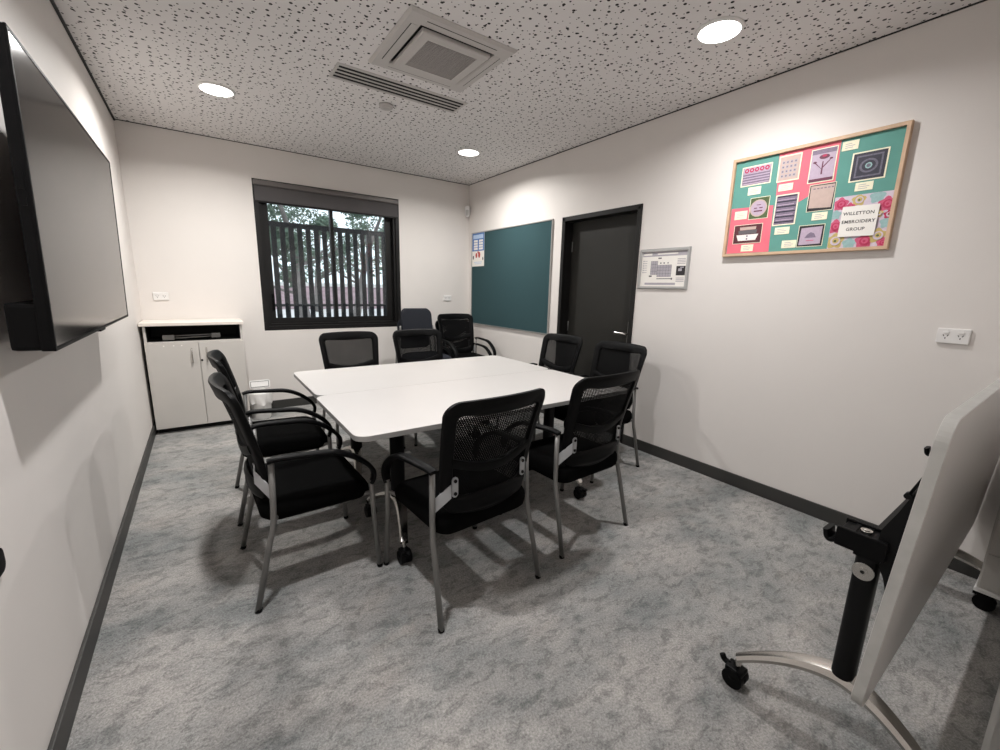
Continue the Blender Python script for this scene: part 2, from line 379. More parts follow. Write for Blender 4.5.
# ------------------------------------------------------------------ door
d = bpy.data.objects.new('door_1', None); COL.objects.link(d); struct(d)
d.matrix_world = frame_mat((0, -1, 0), (0, 0, 1), (W, (DY0+DY1)/2, 0))   # local x towards camera, y up, z into room
dw = DY0-DY1
b = B()
for s in (-1, 1):
    x0, x1 = sorted((s*dw/2, s*(dw/2-.042))); box(b, x0, x1, 0, DZ, -.145, .010, .003)
box(b, -dw/2, dw/2, DZ-.042, DZ, -.145, .010, .003)
for s in (-1, 1):
    x0, x1 = sorted((s*(dw/2-.03), s*(dw/2-.060))); box(b, x0, x1, 0, DZ-.05, -.145, -.115)
box(b, -dw/2+.03, dw/2-.03, DZ-.065, DZ-.03, -.145, -.115); obj('door_frame', b, 'door_frame', d)
b = B(); box(b, -dw/2+.045, dw/2-.045, .008, DZ-.045, -.112, -.075, .002); lf = obj('door_leaf', b, 'door', d, (0, 0, -.026))
hx = dw/2-.114
b = B(); box(b, hx-.012, hx+.012, .90, 1.10, -.075, -.067, .003); obj('handle_plate', b, 'tube_grey', lf)
b = B(); cyl(b, (hx, .99, -.070), (hx, .99, -.022), .010); tube(b, smooth_path([(hx+.004, .99, -.026), (hx-.03, .992, -.022), (hx-.125, .996, -.024)]), .0095, 12, up=Vector((0, 0, 1))); obj('lever_handle', b, 'alu', lf)
b = B()
for z in (.25, 1.0, 1.8): cyl(b, (-dw/2+.05, z-.05, -.075), (-dw/2+.05, z+.05, -.075), .007, 10)
obj('hinge', b, 'tube_grey', lf)

# ------------------------------------------------------------------ ceiling fittings
def downlight(x, y, label, watts, tint):
    t = thing('downlight', label, 'ceiling light', mw=on_ceiling(x, y), group='round ceiling downlights')
    b = B(); lathe(b, [(.101, .001), (.101, .011), (.105, .011), (.114, .005), (.117, .0)], 40); obj('trim_ring', b, 'white_plastic', t)
    b = B(); lathe(b, [(.0, .012), (.05, .0115), (.1005, .008), (.1005, .001)], 40); obj('diffuser', b, 'lens', t)
    l = bpy.data.lights.new('downlight_lamp', 'AREA'); l.shape = 'DISK'; l.size = .10; l.energy = watts; l.spread = R(158); l.color = tint
    lo = bpy.data.objects.new('downlight_lamp', l); COL.objects.link(lo); lo.parent = t
    lo.matrix_parent_inverse = Matrix(); lo.location = (0, 0, .016); lo.rotation_euler = (pi, 0, 0)
downlight(.695, -1.225, 'round lit downlight nearest the back left corner', 36, (1, .98, .945))
downlight(2.80, -1.175, 'small looking round lit downlight above the green board', 28, (1, .98, .945))
downlight(2.795, -3.71, 'round lit downlight above the framed embroidery display', 22, (1, .985, .975))
downlight(.695, -3.71, 'round lit downlight above the wall mounted television', 28, (1, .985, .985))

t = thing('air_conditioner', 'square ceiling cassette air conditioner with a central grille', 'air conditioner', mw=on_ceiling(1.757, -2.60))
s = .648
b = B(); frame_ring(b, s, s, .094, -.001, .016, bev=.012)
obj('casing', b, 'ac_plastic', t)
b = B(); frame_ring(b, .424, .424, .056, .012, .034, bev=.006); c = obj('intake_panel', b, 'ac_plastic', t)
b = B(); box(b, -.232, .232, -.232, .232, -.001, .003); obj('recess', b, 'hole_black', t)
b = B(); box(b, -.162, .162, -.162, .162, .004, .010)
obj('grille_backing', b, 'hole_black', c)
b = B()
for i in range(22): y = -.150+i*.300/21; box(b, -.157, .157, y-.0018, y+.0018, .025, .030)
for i in range(6): x_ = -.15+i*.06; box(b, x_-.0015, x_+.0015, -.157, .157, .020, .0245)
obj('intake_grille', b, 'ac_plastic', c)
for k in range(4):
    b = B(); box(b, -.215, .215, .240, .274, .0155, .0175, .0008); box(b, -.215, .215, .274, .2785, .0155, .0166, mi=1)
    o = obj('louvre_flap', b, ['ac_plastic', 'hole_black'], t); o.rotation_euler = (0, 0, k*pi/2)
t = thing('slot_diffuser', 'long four slot air vent in the ceiling beside the air conditioner', 'vent', mw=on_ceiling(1.752, -2.035))
b = B(); frame_ring(b, .93, .225, .018, 0, .005, bev=.003)
for i in range(5): y = -.0935+i*.0468; box(b, -.452, .452, y-.0085, y+.0085, .0005, .0035)
obj('vent_frame', b, 'ac_plastic', t)
b = B(); box(b, -.45, .45, -.1, .1, -.002, .0012); obj('slot_backing', b, 'hole_black', t)
t = thing('smoke_detector', 'small flat round detector on the ceiling near the long vent', 'detector', mw=on_ceiling(1.746, -1.73))
b = B(); lathe(b, [(.052, 0), (.052, .012), (.046, .022), (.03, .026), (0, .027)], 28); obj('detector_body', b, 'grey_plastic', t)
b = B(); lathe(b, [(.040, .0236), (.042, .0255), (.036, .0262)], 28); obj('detector_ring', b, 'ac_plastic', t)
m45 = frame_mat((.7071, -.7071, 0), (0, 0, 1), (3.455, -.055, 2.355))
t = thing('motion_sensor', 'white motion sensor high in the corner above the green board', 'sensor', mw=m45)
b = B(); prism(b, rrect(.062, .135, .022), -.020, .016); box(b, -.02, .02, -.03, .03, -.06, -.018); obj('sensor_body', b, 'white_plastic', t, smooth=40)
b = B(); prism(b, rrect(.042, .075, .016, cy=-.018), .016, .022); obj('sensor_lens', b, 'grey_plastic', t, smooth=40)

# ------------------------------------------------------------------ switches and sockets
def socket(mw, label, wdt=.116, gangs=2):
    t = thing('power_outlet', label, 'power outlet', mw=mw)
    b = B(); box(b, -wdt/2, wdt/2, -.037, .037, 0, .013, .004); obj('outlet_plate', b, 'white_plastic', t)
    for k in range(gangs):
        cx = (k-(gangs-1)/2)*.052
        b = B(); box(b, cx-.011, cx+.011, .013, .022, .013, .017, .001); obj('rocker_switch', b, 'white_plastic', t)
        b = B()
        for dx, dy, a in ((-.0075, .002, .5), (.0075, .002, -.5), (0, -.011, 0)):
            q = [(cx+dx+cos(a)*px-sin(a)*py, dy+sin(a)*px+cos(a)*py) for px, py in ((-.0016, -.0045), (.0016, -.0045), (.0016, .0045), (-.0016, .0045))]
            prism(b, q, .0125, .0134)
        obj('pin_slots', b, 'ink_dark', t)
socket(on_right(-4.702, 1.186), 'white double power outlet on the right wall below the embroidery display')
socket(on_back(.157, 1.221), 'white double power outlet on the back wall above the cabinet')
socket(on_back(3.178, 1.228), 'small white power outlet on the back wall right of the window')
b = B(); prism(b, rrect(.20, .062, .022), 0, .012); o = obj('wall_plate', b, 'black_plastic', smooth=40); o.matrix_world = on_left(-3.773, .693); tag(o, 'dark rounded plate low on the left wall at the picture edge', 'wall plate')

# ------------------------------------------------------------------ television
tvm = frame_mat((0, 1, 0), (sin(R(1.4)), 0, cos(R(1.4))), (.135, -2.738, 1.562))
t = thing('television', 'large black flat screen television mounted on the left wall', 'television', mw=tvm)
tw, th = 1.462, .798
b = B(); box(b, -tw/2, tw/2, -th/2, th/2, -.030, -.004, .004); box(b, -tw/2+.16, tw/2-.16, -th/2+.02, th/2-.12, -.066, -.03, .010); box(b, -tw/2+.003, tw/2-.003, -th/2+.001, -th/2+.13, -.088, -.010, .012); obj('tv_body', b, 'tv_body', t)
b = B(); frame_ring(b, tw, th, .009, -.006, .0, bev=.001); bz = obj('bezel', b, 'tv_body', t)
b = B(); box(b, -tw/2+.008, tw/2-.008, -th/2+.012, th/2-.008, -.005, -.0015); obj('screen', b, 'screen', t)
b = B(); box(b, -.05, .05, -th/2-.010, -th/2+.001, -.02, -.004, .002); obj('sensor_tab', b, 'tv_body', t)
b = B(); box(b, -.25, .25, -.2, .2, -.080, -.066); box(b, -.30, .30, -.06, .06, -.100, -.08); box(b, -.22, -.16, -.22, .22, -.130, -.08); box(b, .16, .22, -.22, .22, -.130, -.08); obj('wall_mount', b, 'black_metal', t)
b = B(); box(b, -tw/2-.0025, -tw/2+.002, .02, .06, -.024, -.012); box(b, -tw/2-.0025, -tw/2+.002, -.02, 0, -.024, -.012); obj('side_button', b, 'black_plastic', t)

# ------------------------------------------------------------------ boards on the right wall
t = thing('notice_board', 'large green felt notice board with thin aluminium frame', 'notice board', mw=on_right(-.902, 1.485))
b = B(); box(b, -.79, .79, -.585, .585, 0, .012); obj('felt_panel', b, 'green_felt', t)
b = B(); frame_ring(b, 1.604, 1.195, .013, 0, .018, bev=.003); obj('frame', b, 'alu_frame', t)

class Sheet:
    """a flat printed sheet: layers of thin polygons in one mesh, local units metres"""
    def __init__(s, w, h, m, thick=.0012): s.b = B(); s.ms = []; s.z = thick; s.poly(rrect(w, h, .0008, 1), m, 0)
    def idx(s, m):
        if m not in s.ms: s.ms.append(m)
        return s.ms.index(m)
    def poly(s, p, m, z0=None):
        if z0 is None: z0 = s.z-.0001; s.z += .00012
        prism(s.b, p, z0, s.z, s.idx(m)); return s
    def rect(s, x0, x1, y0, y1, m): return s.poly([(x0, y0), (x1, y0), (x1, y1), (x0, y1)], m)
    def many(s, polys, m):
        z0 = s.z-.0001; s.z += .00012
        for p in polys: prism(s.b, p, z0, s.z, s.idx(m))
        return s
    def done(s, name, mw, label, cat, group=None):
        o = obj(name, s.b, s.ms); o.matrix_world = mw
        return tag(o, label, cat, group)
def rc(x0, x1, y0, y1): return [(x0, y0), (x1, y0), (x1, y1), (x0, y1)]

S = Sheet(.293, .43, 'paper')                                   # blue poster on the felt board
S.rect(-.143, .143, -.02, .205, 'blue_print').rect(-.12, .12, .135, .185, 'blue_pale')
S.many([rc(x0, x0+.095, y0, y0+.026) for x0 in (-.105, .02) for y0 in (-.005, .028, .061, .094)], 'paper')
S.many([circ(.022, 14, -.04, -.075, 1.5), circ(.026, 14, .03, -.07, 1.5), circ(.014, 12, 0, -.035, 1.4)], 'red_print')
S.many([circ(.016, 12, -.115, -.10, 1.6), circ(.014, 12, .118, -.12, 1.5)], 'ink')
S.many([rc(-.10, .10, -.165, -.158), rc(-.08, .08, -.185, -.179)], 'blue_pale')
S.done('poster', on_right(-.262, 1.865, .0125), 'blue and white poster pinned at the corner of the green board', 'poster')

t = thing('framed_plan', 'silver framed evacuation floor plan on the wall beside the door', 'framed plan', mw=on_right(-3.03, 1.551))
b = B(); frame_ring(b, .449, .316, .021, 0, .016, bev=.006); obj('frame', b, 'silver_snap', t)
S = Sheet(.41, .278, 'paper'); S.z = .004
S.poly(rrect(.41, .278, .0008, 1), 'paper', .001)
S.rect(-.198, .198, .098, .134, 'ink_soft'); S.many([rc(-.06, .12, .112, .121), rc(-.19, -.11, .108, .124)], 'paper')
S.rect(-.115, -.052, -.045, .062, 'ink_soft'); S.rect(-.052, .075, -.062, .03, 'ink_soft')
S.many([rc(x0, x0+.0016, -.045, .062) for x0 in (-.115, -.094, -.073, -.053)]+[rc(-.115, -.052, y0, y0+.0016) for y0 in (-.045, -.018, .009, .036, .061)], 'ink')
S.many([rc(x0, x0+.0016, -.062, .03) for x0 in (-.052, -.026, 0, .026, .05, .074)]+[rc(-.052, .075, y0, y0+.0016) for y0 in (-.062, -.038, -.012, .012, .029)], 'ink')
S.many([rc(-.125, -.098, -.062, -.05), rc(-.052, .085, -.080, -.074), rc(.078, .09, -.085, -.07), rc(-.03, -.018, .04, .05), rc(0, .012, .04, .05), rc(.036, .046, .04, .05), rc(-.05, -.02, .078, .088)], 'ink')
S.many([rc(-.19, -.178, y0, y0+.008) for y0 in (-.03, -.012, .006, .024, .042, .06)], 'ink_soft'); S.many([rc(-.174, -.15, y0+.002, y0+.006) for y0 in (-.03, -.012, .006, .024, .042, .06)], 'ink_soft')
S.rect(.118, .194, -.052, .018, 'ink_dark'); S.many([rc(.135, .165, -.02, .0), rc(.15, .18, .004, .012)], 'ink_soft')
S.many([rc(.122, .19, y0, y0+.005) for y0 in (-.075, -.088, -.10, .034, .046, .058, .07)], 'ink_soft')
S.rect(-.16, .12, -.125, -.108, 'ink_soft')
o = obj('printed_plan', S.b, S.ms, t)

# embroidery display -------------------------------------------------
BY, BZ = -3.9465, 1.932                                         # centre of the pine framed board
t = thing('display_board', 'pine framed display board covered in green and pink paper', 'display board', mw=on_right(BY, BZ))
b = B(); frame_ring(b, .885, .628, .019, 0, .030, bev=.003); obj('frame', b, 'pine', t)
b = B(); box(b, -.43, .43, -.302, .302, .002, .012); obj('backing', b, 'pine', t)
def bu(y, z): return (y+BY, z-BZ)      # measured (minus y, z) to board coordinates
S = Sheet(.848, .592, 'sheet_green', .0010)
S.poly([bu(*q) for q in ((3.779, 2.226), (4.094, 2.226), (4.097, 2.011), (4.061, 2.001), (3.931, 1.925), (3.797, 1.929))], 'sheet_pink')
S.poly([bu(*q) for q in ((3.526, 1.935), (3.786, 1.925), (3.796, 1.64), (3.526, 1.64))], 'sheet_pink')
o = obj('backing_paper', S.b, S.ms, t); o.location = (0, 0, .012)
PINZ = .0140
def pinned(c, w, h, deco, name, label, cat, group, base='cream', rot=0):
    S = Sheet(w, h, base); deco(S, w, h)
    m = on_right(-c[0], c[1], PINZ) @ Matrix.Rotation(R(rot), 4, 'Z')
    return S.done(name, m, label, cat, group)
G1 = 'embroidery photographs on the display board'; G2 = 'caption cards on the display board'
def inner(S, w, h, m, e=.007): S.rect(-w/2+e, w/2-e, -h/2+e, h/2-e, m)
def d1(S, w, h):
    inner(S, w, h, 'mauve'); S.rect(-w/2+.01, w/2-.01, .022, h/2-.008, 'lilac')
    S.many([circ(.014, 12, -.062+i*.031, .036) for i in range(5)], 'rose_dark'); S.many([circ(.006, 10, -.062+i*.031, .036) for i in range(5)], 'lilac')
    S.many([rc(-w/2+.01, w/2-.01, -.05+i*.016, -.044+i*.016) for i in range(5)], 'lilac')
pinned((3.657, 2.126), .184, .122, d1, 'photo_print', 'photo of pink looped flowers above mauve bands on green paper', 'photo', G1)
def d2(S, w, h):
    inner(S, w, h, 'beige'); S.many([rc(-.042+i*.022, -.026+i*.022, -.052+j*.026, -.034+j*.026) for i in range(4) for j in range(4)], 'ink_soft')
    S.many([circ(.005, 8, -.034+i*.022, -.043+j*.026) for i in range(4) for j in range(4)], 'mauve')
pinned((3.846, 2.132), .124, .152, d2, 'photo_print', 'photo of a pale sampler with a grid of small squares', 'photo', G1)
def d3(S, w, h):
    inner(S, w, h, 'lilac', .005); S.rect(-w/2+.005, w/2-.005, -h/2+.005, -h/2+.022, 'plum'); S.rect(-w/2+.005, w/2-.005, h/2-.03, h/2-.006, 'mauve')
    S.many([[(-.004, -.05), (.004, -.05), (.003, .02), (-.003, .02)], [(-.003, -.02), (.001, -.026), (-.036, .018), (-.040, .014)], [(0, -.01), (.003, -.016), (.036, .022), (.033, .026)]], 'plum')
    S.many([circ(.026, 14, .004, .045, .5), circ(.010, 10, -.040, .020, .6), circ(.009, 10, .038, .030, .6)], 'plum')
    S.many([circ(.012, 10, .004, .05, .5)], 'rose_dark')
pinned((4.021, 2.112), .130, .186, d3, 'photo_print', 'photo of a dark stitched flower on a lilac ground', 'photo', G1)
def d4(S, w, h):
    inner(S, w, h, 'navy_print'); S.many([rc(-.058, .058, -.056, .056)], 'slate_print'); S.many([rc(-.05, .05, -.048, .048)], 'navy_print')
    S.many([circ(.04, 20, 0, 0, .9)], 'slate_print'); S.many([circ(.03, 20, 0, 0, .9)], 'navy_print'); S.many([circ(.016, 8)], 'teal_soft'); S.many([circ(.010, 8)], 'slate_print')
pinned((4.238, 2.066), .158, .152, d4, 'photo_print', 'photo of a dark navy patterned square on green paper', 'photo', G1)
def d5(S, w, h):
    inner(S, w, h, 'moss', .003); S.many([circ(.052, 26, -.004, 0, 1.02)], 'beige'); S.many([circ(.045, 26, -.004, 0, 1.02)], 'lilac')
    S.many([rc(-.03, .022, -.022, -.014), rc(-.03, -.012, -.002, .004), rc(.002, .022, -.002, .004), rc(-.016, .010, .018, .022)], 'plum')
pinned((3.702, 1.919), .119, .135, d5, 'photo_print', 'photo of a round pale box lid on mossy ground', 'photo', G1)
def d6(S, w, h):
    inner(S, w, h, 'mauve'); S.many([rc(-w/2+.010, w/2-.010, -.075+i*.030, -.067+i*.030) for i in range(6)], 'navy_print'); S.many([rc(-w/2+.016, w/2-.02, -.062+i*.030, -.058+i*.030) for i in range(5)], 'lilac')
pinned((3.860, 1.888), .128, .184, d6, 'photo_print', 'photo of a grey mauve striped textile in the lower middle', 'photo', G1)
def d7(S, w, h):
    inner(S, w, h, 'ink_dark', .003); S.poly([(-.056, -.055), (.056, -.062), (.060, .066), (-.058, .068)], 'beige')
    S.many([rc(-.045+i*.018, -.033+i*.018, .048, .054) for i in range(6)], 'mauve')
pinned((4.040, 1.933), .132, .152, d7, 'photo_print', 'photo of a plain beige cushion with a stitched top edge', 'photo', G1)
def d8(S, w, h):
    inner(S, w, h, 'maroon', .003); S.poly([(-.07, -.004), (.07, -.004), (.055, -.042), (-.055, -.042)], 'paper'); S.poly([(-.056, .0), (.056, 0), (.060, .024), (-.060, .024)], 'ink')
    S.poly([(-.05, .026), (.05, .026), (.052, .045), (-.052, .045)], 'beige'); S.many([circ(.006, 8, 0, -.014), circ(.006, 8, 0, -.032)], 'mauve')
pinned((3.650, 1.762), .180, .122, d8, 'photo_print', 'photo of a white open sewing box on maroon ground', 'photo', G1)
def d9(S, w, h):
    inner(S, w, h, 'ink_dark', .003); S.poly([(-.056, -.052), (.054, -.048), (.056, .05), (-.052, .046)], 'lilac'); S.poly([(-.03, -.012), (.03, -.012), (.018, .012), (0, .02), (-.016, .010)], 'mauve'); S.many([rc(-.02, .02, -.03, -.026)], 'rose')
pinned((4.018, 1.720), .134, .126, d9, 'photo_print', 'photo of a lilac folded cloth with a small motif', 'photo', G1)
def dc(S, w, h): S.many([rc(-w/2+.014, w/2-.03, .008, .011), rc(-w/2+.014, w/2-.016, -.002, .001), rc(-w/2+.014, w/2-.024, -.012, -.009)], 'ink_soft')
for (y, z, w_, h_, lab) in ((3.658, 2.031, .079, .048, 'cream caption card below the photo of pink looped flowers'), (3.842, 2.022, .08, .041, 'cream caption card below the grid sampler photo'),
        (4.140, 2.188, .074, .048, 'cream caption card at the top right of the dark flower photo'), (4.234, 1.961, .078, .044, 'cream caption card below the navy patterned square photo'),
        (3.592, 1.886, .080, .053, 'cream caption card left of the round box lid photo'), (3.858, 1.763, .083, .043, 'cream caption card below the striped textile photo'),
        (4.048, 1.828, .077, .043, 'cream caption card below the beige cushion photo'), (3.660, 1.671, .077, .043, 'cream caption card below the white sewing box photo'),
        (3.908, 1.679, .080, .046, 'cream caption card left of the lilac folded cloth photo')):
    pinned((y, z), w_, h_, dc, 'caption_card', lab, 'caption card', G2)
def df(S, w, h):
    rnd = random.Random(5)
    fl = [(-.10, .10, .034, 'rose'), (-.02, .112, .030, 'ochre'), (.06, .118, .032, 'teal_soft'), (.105, .075, .036, 'rose'), (-.108, -.02, .036, 'rose'), (-.098, -.10, .040, 'ochre'), (-.03, -.118, .030, 'teal_soft'),
          (.036, -.110, .038, 'rose'), (.09, -.085, .036, 'ochre'), (.118, -.02, .028, 'teal_soft'), (.118, -.125, .026, 'rose'), (-.115, .045, .024, 'teal_soft'), (-.055, .08, .022, 'rose'), (.12, .02, .02, 'rose_dark'), (-.06, -.06, .022, 'teal_soft'), (.075, .03, .02, 'ochre')]
    cl = lambda p: [(max(-w/2+.001, min(w/2-.001, x)), max(-h/2+.001, min(h/2-.001, y))) for x, y in p]
    for x, y, r, m in fl: S.poly(cl([(x+r*(1+.16*sin(5*a))*cos(a), y+r*(1+.16*sin(5*a))*sin(a)) for a in [2*pi*i/24 for i in range(24)]]), m)
    for x, y, r, m in fl:
        if m != 'teal_soft':
            S.poly(cl(circ(r*.62, 12, x+.003, y)), 'rose_dark' if m == 'rose' else 'floral_base'); S.poly(cl(circ(r*.40, 12, x+.004, y+.002)), m); S.poly(cl(circ(r*.18, 10, x+.002, y)), 'rose_dark' if m == 'rose' else 'moss')
pinned((4.243, 1.779), .262, .281, df, 'floral_sheet', 'floral patterned paper sheet in the lower right of the display board', 'paper sheet', None, 'floral_base')
t = thing('title_card', 'white title card with three lines of capitals on the floral sheet', 'title card', mw=on_right(-4.2385, 1.779, PINZ+.0082) @ Matrix.Rotation(R(-1), 4, 'Z'))
b = B(); prism(b, rrect(.163, .162, .001, 1), 0, .001); obj('card', b, 'paper', t)
def text(s, size, x, y, z, parent, m='ink_dark', align='CENTER', name='lettering'):
    cu = bpy.data.curves.new(name, 'FONT'); cu.body = s; cu.size = size; cu.align_x = align; cu.extrude = .0002; cu.offset = .0004; cu.space_character = 1.06; cu.resolution_u = 3
    tmp = bpy.data.objects.new('tmp', cu); COL.objects.link(tmp); dg = bpy.context.evaluated_depsgraph_get()
    me = bpy.data.meshes.new_from_object(tmp.evaluated_get(dg)); bpy.data.objects.remove(tmp)
    me.name = name; me.materials.clear(); me.materials.append(M[m]); o = bpy.data.objects.new(name, me); COL.objects.link(o); o.parent = parent; o.location = (x, y, z); return o
text('WILLETTON', .0238, -.004, .034, .0012, t); text('EMBROIDERY', .0238, 0, -.010, .0012, t); text('GROUP', .0238, -.006, -.050, .0012, t)

# ------------------------------------------------------------------ cabinet, bin
t = thing('cabinet', 'pale grey two door cupboard with an open shelf under its top', 'cabinet', (.40, -.215, 0))
b = B(); x0, x1, y0, y1 = -.374, .357, -.200, .205
box(b, x0, x0+.018, y0, y1, .05, .976, .001); box(b, x1-.018, x1, y0, y1, .05, .976, .001); box(b, x0+.018, x1-.018, y1-.012, y1, .05, .976); box(b, x0+.018, x1-.018, y0, y1-.012, .05, .068)
box(b, x0+.018, x1-.018, y0+.002, y1-.012, .8215, .834); obj('carcass', b, 'cab', t)
b = B(); box(b, -.396, .370, -.225, .21, .976, 1.004, .004); obj('cabinet_top', b, 'cab_top', t)
b = B(); box(b, x0+.0185, x1-.0185, y0+.03, y1-.0125, .835, .838); box(b, x0+.0185, x1-.0185, y1-.016, y1-.0125, .838, .970); box(b, x0+.0182, x0+.021, y0+.01, y1-.016, .838, .970); box(b, x1-.021, x1-.0182, y0+.01, y1-.016, .838, .970); box(b, x0+.02, x1-.02, y0+.01, y1-.02, .970, .9758); obj('shelf_lining', b, 'cab_in', t)
b = B(); box(b, x0+.01, x1-.01, y0+.045, y1-.01, 0, .05); obj('plinth', b, 'hole_black', t)
for s in (-1, 1):
    a0, a1 = sorted((s*.0018+.005, x0 if s < 0 else x1)); b = B(); box(b, a0, a1, y0-.018, y0-.001, .052, .820, .0015); dd = obj('cabinet_door', b, 'cab', t)
    hx = .005+s*.055; b = B()
    tube(b, smooth_path([(hx, y0-.018, .64), (hx, y0-.036, .655), (hx, y0-.044, .705), (hx, y0-.036, .755), (hx, y0-.018, .77)]), .0058, 10, up=Vector((1, 0, 0))); obj('door_handle', b, 'alu', dd)
    if s > 0:
        b = B(); cyl(b, (.018, y0-.0175, .658), (.018, y0-.024, .658), .009); obj('lock', b, 'black_metal', dd)
    else:
        b = B()
        for mx in (-.245, -.175, -.118): prism(b, circ(.006, 10, mx, .800), 0, .0006, map=lambda x, y, z: (x, y0-.0178-z, y))
        obj('sticker_dot', b, 'paper', dd)
t = thing('av_unit', 'slim silver and black metal bars lying on the open cabinet shelf', 'equipment', (.365, -.30, .839))
b = B(); box(b, -.205, .205, -.05, .06, .014, .030, .003); obj('bar_body', b, 'black_metal', t)
b = B(); box(b, -.215, -.13, -.075, -.05, .006, .050, .004); obj('end_block', b, 'tube_grey', t)
b = B(); box(b, .145, .215, -.075, -.05, .016, .056, .004); obj('end_block', b, 'tube_grey', t)
b = B(); tube(b, [(-.14, -.062, .020), (.16, -.062, .030)], .006); tube(b, [(-.14, -.062, .042), (.16, -.062, .048)], .005); obj('rail_rod', b, 'tube_grey', t)
b = B(); box(b, -.18, -.14, -.04, .05, 0, .016, .002); box(b, .14, .18, -.04, .05, 0, .016, .002); obj('foot', b, 'black_plastic', t)

t = thing('waste_bin', 'white waste bin with liner and raised lid beside the cabinet', 'bin', (.868, -.285, 0))
b = B(); lathe(b, [(.0, .0), (.082, 0), (.086, .008), (.100, .262), (.106, .266), (.106, .278), (.098, .278), (.094, .262), (.080, .012), (0, .012)], 36); obj('bin_body', b, 'bin_white', t)
b = B(); n = 60; rings = []
for r, z, amp in ((.0985, .276, .0008), (.1085, .281, .001), (.1095, .262, .0012), (.1085, .225, .003), (.1065, .185, .005), (.104, .155, .0065)):
    rings.append([b.verts.new(((r+amp*(sin(7*a+z*40)+.6*sin(13*a+z*90)))*cos(a), (r+amp*(sin(7*a+z*40)+.6*sin(13*a+z*90)))*sin(a), z+amp*2*sin(5*a))) for a in [2*pi*i/n for i in range(n)]])
for r0, r1 in zip(rings, rings[1:]):
    for i in range(n): b.faces.new([r0[i], r0[(i+1) % n], r1[(i+1) % n], r1[i]]).smooth = True
obj('bin_liner', b, 'bag', t)
b = B(); prism(b, rrect(.190, .085, .018), 0, .012); prism(b, rrect(.176, .071, .014), .012, .016); l = obj('bin_lid', b, 'bin_white', t, smooth=40); l.location = (.012, .118, .326); l.rotation_euler = (R(75), 0, 0)
b = B(); frame_ring(b, .168, .062, .004, .016, .018); obj('lid_seal', b, 'ink_dark', l)
b = B(); box(b, -.05, .05, .098, .112, .255, .285, .003); obj('hinge', b, 'bin_white', t)

# ------------------------------------------------------------------ chairs
def side_x(z):
    pts = ((.44, -.168), (.55, -.174), (.65, -.190), (.75, -.216), (.85, -.246), (.92, -.268), (.98, -.288))
    if z <= pts[0][0]: return pts[0][1]
    for (a, xa), (b_, xb) in zip(pts, pts[1:]):
        if z <= b_: return xa+(xb-xa)*(z-a)/(b_-a)
    return pts[-1][1]
def half_w(z): return .222+(z-.45)*.062
def back_x(y, z): return side_x(z)-.046*(1-(y/.25)**2)
ZB, ZT = .452, .956
def outline(e_side, z0, z1, rt, rb, n=10, bow=0, sag=0):
    """closed loop (y,z): rounded trapezoid; bow lifts the top middle, sag drops the bottom middle"""
    pts = []
    def corner(cy, cz, r, a0):
        for i in range(n+1): a = a0+pi/2*i/n; pts.append((cy+r*cos(a), cz+r*sin(a)))
    ht, hb = half_w(z1)-e_side, half_w(z0)-e_side
    corner(ht-rt, z1-rt, rt, 0)
    for i in range(1, 10): u = 1-2*i/10; pts.append(((ht-rt)*u, z1+bow*(1-u*u)))
    corner(-ht+rt, z1-rt, rt, pi/2)
    for i in range(1, 8): k = i/8; pts.append((-(ht+(hb-ht)*k), (z1-rt)+(z0+rb-z1+rt)*k))
    corner(-hb+rb, z0+rb, rb, pi)
    for i in range(1, 10): u = -1+2*i/10; pts.append(((hb-rb)*u, z0-sag*(1-u*u)))
    corner(hb-rb, z0+rb, rb, 3*pi/2)
    for i in range(1, 8): k = i/8; pts.append(((hb+(ht-hb)*k), (z0+rb)+(z1-rt-z0-rb)*k))
    return pts
